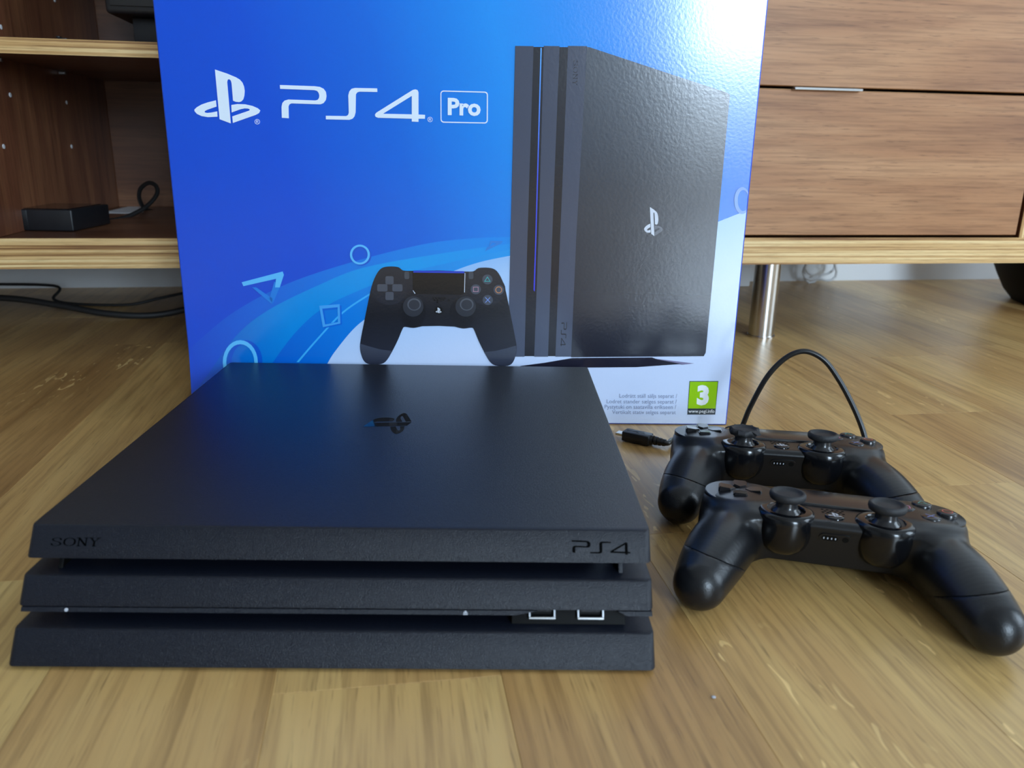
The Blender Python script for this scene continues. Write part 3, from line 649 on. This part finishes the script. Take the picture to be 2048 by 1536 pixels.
for px in (1085, 1183):
    x = fx(px, 1228)[0]; zc = ZM1 - .0006
    p = bm_obj('usb_port', shear(box_bm(x - .0062, x + .0062, .0036, .0066, zc - .0024, zc - .0014, .0002, 1)), M['alu'], mid)
    bm = bmesh.new()
    for a, b, c, d in ((x - .0062, x - .0055, zc - .0014, zc + .0022), (x + .0055, x + .0062, zc - .0014, zc + .0022)): box_bm(a, b, .0036, .0066, c, d, bm=bm)
    bm_obj('frame', shear(bm), M['port_metal'], p)
    bm_obj('tongue', shear(box_bm(x - .0045, x + .0045, .0042, .0066, zc + .0004, zc + .0018)), M['button'], p)
def fz(px, py, r):
    x, z = fx(px, py); return x, z
x, z = fx(132, 1220); z = ZM1 + .0008
fdecal('power_mark', [[(x + .0009 * math.cos(t), z + .0007 * math.sin(t)) for t in np.linspace(0, 2 * math.pi, 16)[:-1]]], M['grey_mark'], mid, -.0003)
x, z = fx(931, 1224); z = ZM1 + .0007
fdecal('eject_mark', [[(x - .0011, z), (x + .0011, z), (x, z + .0010)], [(x - .0011, z - .0006), (x + .0011, z - .0006), (x + .0011, z - .0002), (x - .0011, z - .0002)]], M['grey_mark'], mid, -.0003)
xw0, zw1 = fx(1143, 1080); xw1, zw0 = fx(1261, 1109)
fdecal('wordmark', [[(xw0 + n_ps4(p)[0] * (xw1 - xw0), zw1 - n_ps4(p)[1] * (zw1 - zw0)) for p in g] for g in ps4_polys()], M['ink_black'], top)
xs0, zs1 = fx(104, 1074); xs1, zs0 = fx(198, 1093)
fdecal('maker_name', [[(xs0 + a * (xs1 - xs0), zs0 + b * (zs1 - zs0)) for a, b in g] for g in sony()], M['ink_black'], top)
# glossy logo inlay on the top face, its head pointing to the left end
def topxy(px, py):
    Q = on_z(px, py, .055) - _g0; return float(Q @ _gu), float(Q @ _gv)
l0 = topxy(727, 851); l1 = topxy(823, 846); lf = topxy(800, 868); lr = topxy(805, 826)
LW_, LH_ = lr[1] - lf[1], l1[0] - l0[0]
inl = [[(l0[0] + (y - _lmin[1]) / (_lmax[1] - _lmin[1]) * LH_, lf[1] + (x - _lmin[0]) / (_lmax[0] - _lmin[0]) * LW_) for x, y in g] for g in LOGO_PX]
bm = bmesh.new()
for g in inl:
    f = bm.faces.new([bm.verts.new((x, y, .05504)) for x, y in g]); f.normal_update()
    if f.normal.z < 0: f.normal_flip()
bmesh.ops.triangulate(bm, faces=bm.faces[:])
me = bpy.data.meshes.new('logo_inlay'); bm.to_mesh(me); bm.free(); link('logo_inlay', me, M['gloss'], top)

# ------------------------------------------------------------------ game controllers (millimetres, +y away from the player, z up from the face)
def smin(a, b, k):
    h = np.clip(.5 + .5 * (b - a) / k, 0, 1); return b * (1 - h) + a * h - k * h * (1 - h)
def sd_rbox(X, Y, Z, c, h, r):
    q = [np.abs(A - ci) - (hi - r) for A, ci, hi in zip((X, Y, Z), c, h)]
    return np.sqrt(sum(np.maximum(a, 0) ** 2 for a in q)) + np.minimum(np.maximum(np.maximum(q[0], q[1]), q[2]), 0) - r
def sd_rcyl(X, Y, Z, c, R_, hz, r):
    dx = np.sqrt((X - c[0]) ** 2 + (Y - c[1]) ** 2) - R_ + r; dz = np.abs(Z - c[2]) - hz + r
    return np.minimum(np.maximum(dx, dz), 0) + np.sqrt(np.maximum(dx, 0) ** 2 + np.maximum(dz, 0) ** 2) - r
def sd_cone(X, Y, Z, a, b, ra, rb_, sz=1.):
    a = np.array(a, float); b = np.array(b, float); ab = b - a
    t = np.clip(((X - a[0]) * ab[0] + (Y - a[1]) * ab[1] + (Z - a[2]) * ab[2]) / (ab @ ab), 0, 1)
    return np.sqrt((X - a[0] - t * ab[0]) ** 2 + (Y - a[1] - t * ab[1]) ** 2 + ((Z - a[2] - t * ab[2]) / sz) ** 2) - (ra + (rb_ - ra) * t)
GRIP = catmull([(51.5, 17, -17.0, 16.8), (56, -3, -18.6, 17.9), (61, -20, -20.8, 17.7), (65.5, -36, -23.6, 16.1), (69, -50.5, -26.4, 13.9)], 6)
def body_sdf(X, Y, Z):
    X = np.abs(X)
    d = sd_rbox(X, Y, Z, (0, 14.5, -14), (50, 25.5, 14), 7)
    d = np.maximum(d, (-(Y + 8.0) * .96 - (Z + 9) * .28))                       # front of the bridge leans outwards to the bottom
    g = None
    for (p, q) in zip(GRIP, GRIP[1:]):
        e = sd_cone(X, Y, Z, p[:3], q[:3], p[3], q[3]); g = e if g is None else np.minimum(g, e)
    s = sd_rcyl(X, Y, Z, (50.5, 21, -13.7), 20.8, 13.5, 4)
    d = smin(d, g, 8); d = smin(d, s, 11)
    return d
def surface_nets(f, lo, hi, h):
    ax = [np.arange(a, b + h, h) for a, b in zip(lo, hi)]
    G = np.meshgrid(*ax, indexing='ij'); Vv = f(*G); n = np.array(Vv.shape) - 1
    cnt = np.zeros(n); acc = np.zeros((*n, 3))
    sl = lambda A, o: A[o[0]:o[0] + n[0], o[1]:o[1] + n[1], o[2]:o[2] + n[2]]
    cor = [(i, j, k) for i in (0, 1) for j in (0, 1) for k in (0, 1)]
    for a in cor:
        for b in cor:
            if sum(b) - sum(a) == 1 and all(q >= p for p, q in zip(a, b)):
                va, vb_ = sl(Vv, a), sl(Vv, b); m = (va < 0) != (vb_ < 0)
                t = np.where(m, va / np.where(m, va - vb_, 1), 0)
                cnt += m
                for c in range(3): acc[..., c] += np.where(m, a[c] + t * (b[c] - a[c]), 0)
    act = cnt > 0; idx = -np.ones(n, int); idx[act] = np.arange(act.sum())
    ii = np.argwhere(act); P = (ii + acc[act] / cnt[act][:, None]) * h + np.array(lo)
    F = []
    for c in range(3):
        a, b = (c + 1) % 3, (c + 2) % 3
        v0 = Vv; sh = [slice(None)] * 3; s1 = [slice(None)] * 3; sh[c] = slice(0, -1); s1[c] = slice(1, None)
        m = (Vv[tuple(sh)] < 0) != (Vv[tuple(s1)] < 0); E_ = np.argwhere(m)
        E_ = E_[(E_[:, a] > 0) & (E_[:, b] > 0) & (E_[:, a] < n[a]) & (E_[:, b] < n[b])]
        neg = Vv[tuple(E_.T)] < 0
        def at(da, db):
            e = E_.copy(); e[:, a] -= da; e[:, b] -= db; return idx[tuple(e.T)]
        q = np.stack([at(1, 1), at(0, 1), at(0, 0), at(1, 0)], 1); q[~neg] = q[~neg][:, ::-1]; F.append(q)
    F = np.concatenate(F)
    for _ in range(3):                                   # settle the points on the surface
        e = .05; g = np.stack([(f(P[:, 0] + e * (c == 0), P[:, 1] + e * (c == 1), P[:, 2] + e * (c == 2)) - f(P[:, 0] - e * (c == 0), P[:, 1] - e * (c == 1), P[:, 2] - e * (c == 2))) / (2 * e) for c in range(3)], 1)
        P = P - g * (f(*P.T) / np.maximum((g * g).sum(1), .25))[:, None] * .8
    return P, F
BP, BF = surface_nets(body_sdf, (-88, -69, -45), (88, 46, 5), 1.2)
bmB = bmesh.new(); _vs = [bmB.verts.new(p * .001) for p in BP]
for q in BF:
    if len(set(q)) == 4: bmB.faces.new([_vs[i] for i in q])
# the back shell is cut off along a slanting seam
SEAM = [(Vector((-.017, -.033, -.016)) * 0 + Vector((sg * .062, -.038, -.0165)), Vector((-sg * .30, .42, 1)).normalized(), sg) for sg in (-1, 1)]
bmesh.ops.bisect_plane(bmB, geom=bmB.verts[:] + bmB.edges[:] + bmB.faces[:], plane_co=(0, 0, 0), plane_no=(1, 0, 0), dist=1e-6)
for pco, pn, sg in SEAM:
    fs = [f for f in bmB.faces if f.calc_center_median().x * sg > 0]
    ge = list({e for f in fs for e in f.edges}); gv = list({v for f in fs for v in f.verts})
    bmesh.ops.bisect_plane(bmB, geom=gv + ge + fs, plane_co=pco, plane_no=pn, dist=1e-6)
def seam_d(p):
    pco, pn, sg = SEAM[0 if p.x < 0 else 1]; return (p - pco).dot(pn)
bmesh.ops.recalc_face_normals(bmB, faces=bmB.faces[:])
meU = bpy.data.meshes.new('upper_shell'); meL, meR = bpy.data.meshes.new('grip_shell'), bpy.data.meshes.new('grip_shell')
for me_, keep, sg in ((meU, 1, 0), (meL, -1, -1), (meR, -1, 1)):
    b2 = bmB.copy(); b2.faces.ensure_lookup_table()
    kill = [f for f in b2.faces if seam_d(f.calc_center_median()) * keep < 0 or (sg and f.calc_center_median().x * sg < 0)]
    bmesh.ops.delete(b2, geom=kill, context='FACES')
    if keep < 0:
        b2.normal_update()
        for v in b2.verts:
            if abs(seam_d(v.co)) < 2e-6: v.co -= v.normal * .0005
            elif abs(seam_d(v.co)) < .0010: v.co -= v.normal * .00015
    for f in b2.faces: f.smooth = True
    b2.to_mesh(me_); b2.free()
bmB.free(); meU.materials.append(M['shell']); meL.materials.append(M['shell_low']); meR.materials.append(M['shell_low'])

def mm(*a): return tuple(x * .001 for x in a)
def worn(p):
    a = math.atan2(p[1], p[0]); k = 1 + .035 * math.sin(5 * a) + .02 * math.sin(11 * a + 1); return (p[0], p[1], p[2])
def make_controller(worn_stick=False):
    c = empty('game_controller')
    link('upper_shell', meU, None, c); link('grip_shell', meL, None, c); link('grip_shell', meR, None, c)
    SX = .0258
    # thumbstick wells and sticks
    for s in (-1, 1):
        w_ = lathe('stick_well', [mm(*p) for p in ((9.6, -5), (9.8, 1.0), (10.4, 1.9), (13.2, 1.9), (14.9, 1.2), (15.7, -.6), (15.9, -4), (15.6, -9), (14.6, -14), (12.6, -18.4), (9.5, -21.6), (5, -23.4), (.01, -24))], M['pod'], c, (s * SX, 0, 0), 48, 50)
        st = lathe('thumbstick', [mm(*p) for p in ((9, -5), (8.9, -1), (7.6, 1.6), (6.3, 2.6), (5.8, 4), (5.7, 6.8), (6.4, 7.3))], M['button'], c, (s * SX, 0, 0), 32, 40)
        prof = [(5.5, 7.0), (8.0, 7.2), (9.3, 8.0), (9.9, 9.5), (9.8, 11.0), (9.2, 11.9), (8.4, 12.1), (7.7, 11.7), (7.0, 10.9), (5.5, 10.5), (3, 10.6), (.01, 10.7)]
        cap = lathe('stick_cap', [mm(*p) for p in prof], M['rubber'], st, (s * SX, 0, 0), 44, 60)
        if worn_stick and s < 0:                 # torn, frayed rubber rim
            rr = random.Random(3)
            for v in cap.data.vertices:
                x, y = v.co.x - s * SX, v.co.y; r_ = math.hypot(x, y); a = math.atan2(y, x)
                if r_ > .0085:
                    k = 1 + .05 * math.sin(7 * a + 1) + .06 * (rr.random() - .5); v.co.x = s * SX + x * k; v.co.y = y * k; v.co.z += .0007 * math.sin(9 * a) - .0002
            for a0 in (2.6, 4.4, 5.4):
                fl = [(s * SX + .0090 * math.cos(a0 + t), .0090 * math.sin(a0 + t), .0119) for t in (-.28, 0, .28)] + [(s * SX + .0128 * math.cos(a0 + t), .0128 * math.sin(a0 + t), .0103) for t in (.22, -.12)]
                mesh('torn_flap', fl + [(x, y, z - .0008) for x, y, z in fl], [(0, 1, 2, 3, 4), (9, 8, 7, 6, 5), (0, 5, 6, 1), (1, 6, 7, 2), (2, 7, 8, 3), (3, 8, 9, 4), (4, 9, 5, 0)], M['rubber'], st)
    # direction pad
    pl = lathe('pad_plate', [mm(*p) for p in ((20.2, -2), (20.2, .6), (19.7, 1.1), (.01, 1.3))], M['shell'], c, mm(-50.5, 22, 0), 48, 40)
    for k in range(4):
        a = k * math.pi / 2; pts = [(2.3, 0), (5.4, -4.0), (11.6, -4.0), (12.3, -3.2), (12.3, 3.2), (11.6, 4.0), (5.4, 4.0)]
        bm = bmesh.new(); lo_ = [bm.verts.new(mm(-50.5 + x * math.cos(a) - y * math.sin(a), 22 + x * math.sin(a) + y * math.cos(a), .8)) for x, y in pts]
        hi_ = [bm.verts.new(mm(-50.5 + x * math.cos(a) - y * math.sin(a), 22 + x * math.sin(a) + y * math.cos(a), 3.2 + x * .10)) for x, y in pts]
        top_ = bm.faces.new(hi_); bm.faces.new(lo_[::-1])
        for i in range(7): bm.faces.new((lo_[i - 1], lo_[i], hi_[i], hi_[i - 1]))
        bmesh.ops.bevel(bm, geom=list(top_.edges), offset=.0006, segments=2, affect='EDGES')
        bm_obj('pad_button', bm, M['button'], c, 40)
    lathe('button_plate', [mm(*p) for p in ((20.2, -2), (20.2, .6), (19.7, 1.0), (.01, 1.1))], M['shell'], c, mm(50.5, 21.5, 0), 48, 40)
    for i, (dx, dy, colr) in enumerate(((0, 10.8, (70, 150, 140)), (10.8, 0, (190, 90, 80)), (0, -10.8, (110, 130, 190)), (-10.8, 0, (180, 110, 150)))):
        x, y = 50.5 + dx, 21.5 + dy
        bt = lathe('action_button', [mm(*p) for p in ((5.3, 0), (5.3, 2.9), (4.9, 3.5), (3.9, 3.8), (.01, 3.9))], M['button'], c, mm(x, y, 0), 28, 50)
        m_ = M.setdefault('sym%d' % i, mat('button_symbol', lin(*colr), .3)); z = 3.95
        if i == 0: o_, n_ = [(x, y + 3), (x + 2.8, y - 2), (x - 2.8, y - 2)], [(x, y + 2.1), (x + 2.0, y - 1.5), (x - 2.0, y - 1.5)]
        elif i == 1: o_, n_ = ell(x, y, 2.9, 2.9, 20), ell(x, y, 2.3, 2.3, 20)
        elif i == 3: o_, n_ = [(x - 2.4, y - 2.4), (x + 2.4, y - 2.4), (x + 2.4, y + 2.4), (x - 2.4, y + 2.4)], [(x - 1.9, y - 1.9), (x + 1.9, y - 1.9), (x + 1.9, y + 1.9), (x - 1.9, y + 1.9)]
        if i == 2:
            ps = [bar(x - 2.3, y - 2.3, x + 2.3, y + 2.3, .6), bar(x - 2.3, y + 2.3, x + 2.3, y - 2.3, .6)]
            V, F = fill(ps); mesh('symbol', [mm(a, b, z) for a, b in V], F, m_, bt)
        else:
            n = len(o_); mesh('symbol', [mm(a, b, z) for a, b in o_ + n_], [(k, (k + 1) % n, n + (k + 1) % n, n + k) for k in range(n)], m_, bt)
    # touchpad, share and options, light bar, triggers
    tp = bm_obj('touchpad', box_bm(*mm(-27, 27, 15.5, 41, -3, 1.3), .0011, 3), M['button'], c, 40)
    for s in (-1, 1): bm_obj('menu_button', box_bm(*mm(s * 31 - 2, s * 31 + 2, 29, 36, -1, 1.2), .0009, 2, .0016), M['button'], c, 40)
    bm_obj('light_bar', box_bm(*mm(-22, 22, 37, 41.5, -14, -4), .0015, 2), M['gloss'], c, 40)
    for s in (-1, 1):
        bm_obj('bumper', box_bm(*mm(s * 49 - 15, s * 49 + 15, 33, 42.8, -13, -4), .0035, 4), M['button'], c, 40)
        bm_obj('trigger', box_bm(*mm(s * 49 - 12, s * 49 + 12, 32, 43.2, -33, -14.5), .0045, 4), M['button'], c, 40)
    # speaker holes, home button, ports
    for j, n in enumerate((5, 4, 5)):
        for i in range(n): lathe('speaker_hole', [mm(.8, -.2), mm(.8, .14), mm(.01, .14)], M['gap'], c, mm((i - (n - 1) / 2) * 2.7, 11.6 - j * 2.2, 0), 10, 0)
    hb = lathe('home_button', [mm(*p) for p in ((5.2, -1), (5.2, .25), (4.9, .7), (4.0, 1.0), (.01, 1.3))], M['gloss'], c, mm(0, 1.2, 0), 30, 60)
    bm = bmesh.new()
    for g in LOGO_PX:
        pts = [((x - _lmin[0]) / (_lmax[0] - _lmin[0]) - .5, .5 - (y - _lmin[1]) / (_lmax[1] - _lmin[1])) for x, y in g]
        f = bm.faces.new([bm.verts.new(mm(a * 7.4, 1.2 + b * 6.4, 1.36)) for a, b in pts]); f.normal_update()
        if f.normal.z < 0: f.normal_flip()
    bmesh.ops.triangulate(bm, faces=bm.faces[:]); me = bpy.data.meshes.new('logo'); bm.to_mesh(me); bm.free(); link('logo', me, M['grey_mark'], hb)
    # port plate set in the leaning front of the bridge
    fy = lambda z: -8.0 - (z + 9) * .28 / .96       # y of the bridge front at height z
    def on_front(x, t, out): # t: distance downwards from z=-9
        n = Vector((0, -.96, -.28)).normalized(); d = Vector((0, .28, -.96)).normalized(); p = Vector((x, -8.0, -9)) + d * (-t * -1) * 1
        p = Vector((x, -8.0 + .0, -9)) + d * t + n * out; return mm(*p)
    def stadium(cx, w_, h_, t0, n=8):
        pts = []
        for k in range(n + 1): a = math.pi / 2 + math.pi * k / n; pts.append((cx - w_ / 2 + h_ / 2 + h_ / 2 * math.cos(a), t0 + h_ / 2 * math.sin(a)))
        for k in range(n + 1): a = -math.pi / 2 + math.pi * k / n; pts.append((cx + w_ / 2 - h_ / 2 + h_ / 2 * math.cos(a), t0 + h_ / 2 * math.sin(a)))
        return pts
    def slabp(name, pts, o0, o1, m_, parent):
        bm = bmesh.new(); a = [bm.verts.new(on_front(x, t, o1)) for x, t in pts]; b = [bm.verts.new(on_front(x, t, o0)) for x, t in pts]
        bm.faces.new(a); bm.faces.new(b[::-1])
        for i in range(len(pts)): bm.faces.new((a[i - 1], a[i], b[i], b[i - 1]))
        return bm_obj(name, bm, m_, parent, 40)
    TP = -.2
    pp = slabp('port_plate', stadium(0, 16.5, 5.4, TP), -.8, .55, M['shell'], c)
    slabp('extension_port', stadium(-2.6, 8.6, 3.2, TP), -.3, .62, M['gap'], pp)
    for i in range(4): slabp('contact', [(-5.6 + i * 2 - .3, TP - .5), (-5.6 + i * 2 + .3, TP - .5), (-5.6 + i * 2 + .3, TP + .7), (-5.6 + i * 2 - .3, TP + .7)], .3, .66, M['grey_mark'], pp)
    slabp('headphone_jack', [(5.4 + 1.75 * math.cos(a), TP + 1.75 * math.sin(a)) for a in np.linspace(0, 2 * math.pi, 17)[:-1]], -.3, .62, M['gap'], pp)
    T_, F_, _ = text2d('EXT', .01)
    mesh('port_lettering', [mm(-5.4 + a * 4.6, -6.9 + b * 2.0, .05 - .35 * (1 - b)) for a, b in T_], F_, M.setdefault('faint', mat('faint_mark', (.05, .05, .055), .5)), c)
    return c
def settle(c, x, y, yaw, tilt):
    c.rotation_euler = (tilt, 0, yaw); Rm = c.rotation_euler.to_matrix(); lowest = 0
    for ch in c.children:
        if ch.type == 'MESH':
            for v in ch.data.vertices: lowest = min(lowest, (Rm @ v.co).z)
    c.location = (x, y, -lowest + .0001); return c
ca = settle(make_controller(), .1795, .4057, -.2512, -.075)
tag(ca, 'black game controller with intact round thumbsticks, lying farther from the blue box', 'controller', 'game controllers on the floor')
cb = settle(make_controller(True), .1842, .5132, -.1426, -.075)
tag(cb, 'black game controller with a worn left thumbstick cap, lying beside the cable plug', 'controller', 'game controllers on the floor')

# ------------------------------------------------------------------ charging cable
pl0 = on_z(1262, 868, .006); pl1 = on_z(1318, 880, .006); dpl = pl1 - pl0; apl = math.atan2(dpl[1], dpl[0])
cab = empty('usb_cable', (float(pl0[0]), float(pl0[1]), 0), apl)
tag(cab, 'thin black charging cable arching above the floor, its small plug lying by the box', 'cable')
iv = Matrix.Rotation(-apl, 3, 'Z')
def cl_(p): return iv @ Vector((p[0] - pl0[0], p[1] - pl0[1], p[2]))
hd = box('plug', -.006, .0175, -.0056, .0056, .0006, .0088, M['black_plastic'], cab, bev=.0012, seg=2)
box('connector', -.0125, -.0058, -.0034, .0034, .0036, .0056, M['metal_tip'], hd, bev=.0003, seg=1)
for i in range(4):
    r_ = .0042 - .0004 * i; x_ = .0178 + i * .0034
    bm = bmesh.new(); bmesh.ops.create_cone(bm, cap_ends=True, segments=16, radius1=r_, radius2=r_ * .92, depth=.0022, matrix=Matrix.Translation((x_ + .0008, 0, .0047)) @ Matrix.Rotation(math.pi / 2, 4, 'Y')); bm_obj('strain_ring', bm, M['black_plastic'], hd, 40)
# fork-and-arrow mark on the plug
V, F = fill([bar(-.003, 0, .012, 0, .0008), bar(.002, 0, .006, .0024, .0007), bar(.006, .0024, .0105, .0024, .0007), bar(.004, 0, .0075, -.0022, .0007), [(-.0045, 0), (-.0022, .0013), (-.0022, -.0013)]])
mesh('plug_mark', [(x, y, .00885) for x, y in V], F, M['gap'], hd)
end = np.array([pl0[0] + .031 * math.cos(apl), pl0[1] + .031 * math.sin(apl), .0047])
path = [np.array([pl0[0] + .0175 * math.cos(apl), pl0[1] + .0175 * math.sin(apl), .0047]), end, on_z(1350, 879, .004), on_z(1405, 886, .003) + np.array([0, .004, 0]),
        np.array([.165, .600, .0035]), np.array([.172, .612, .012])]
for px, py, yy in ((1478, 862, .610), (1500, 815, .606), (1530, 760, .602), (1560, 725, .600), (1590, 706, .598), (1618, 704, .596), (1650, 722, .593), (1678, 760, .590), (1704, 808, .586), (1722, 850, .582), (1731, 880, .578)):
    path.append(on_y(px, py, yy))
path += [np.array([path[-1][0] + .001, .574, .012]), np.array([path[-1][0] - .006, .572, .0026]), np.array([path[-1][0] - .030, .576, .0022]), np.array([path[-1][0] - .05, .580, .0022])]
tube('cord', [cl_(p) for p in path], .0021, M['cord'], cab, 12, 8)

# crumb on the floor
cr_ = on_z(1427, 1396, 0)
bm = bmesh.new(); bmesh.ops.create_icosphere(bm, subdivisions=1, radius=.0009)
for v in bm.verts: v.co.z = v.co.z * .6 + .0005; v.co.x *= 1.2
o = bm_obj('crumb', bm, M['grey_mark']); o.location = cr_; tag(o, 'tiny grey crumb on the bare oak floor before the console', 'crumb')
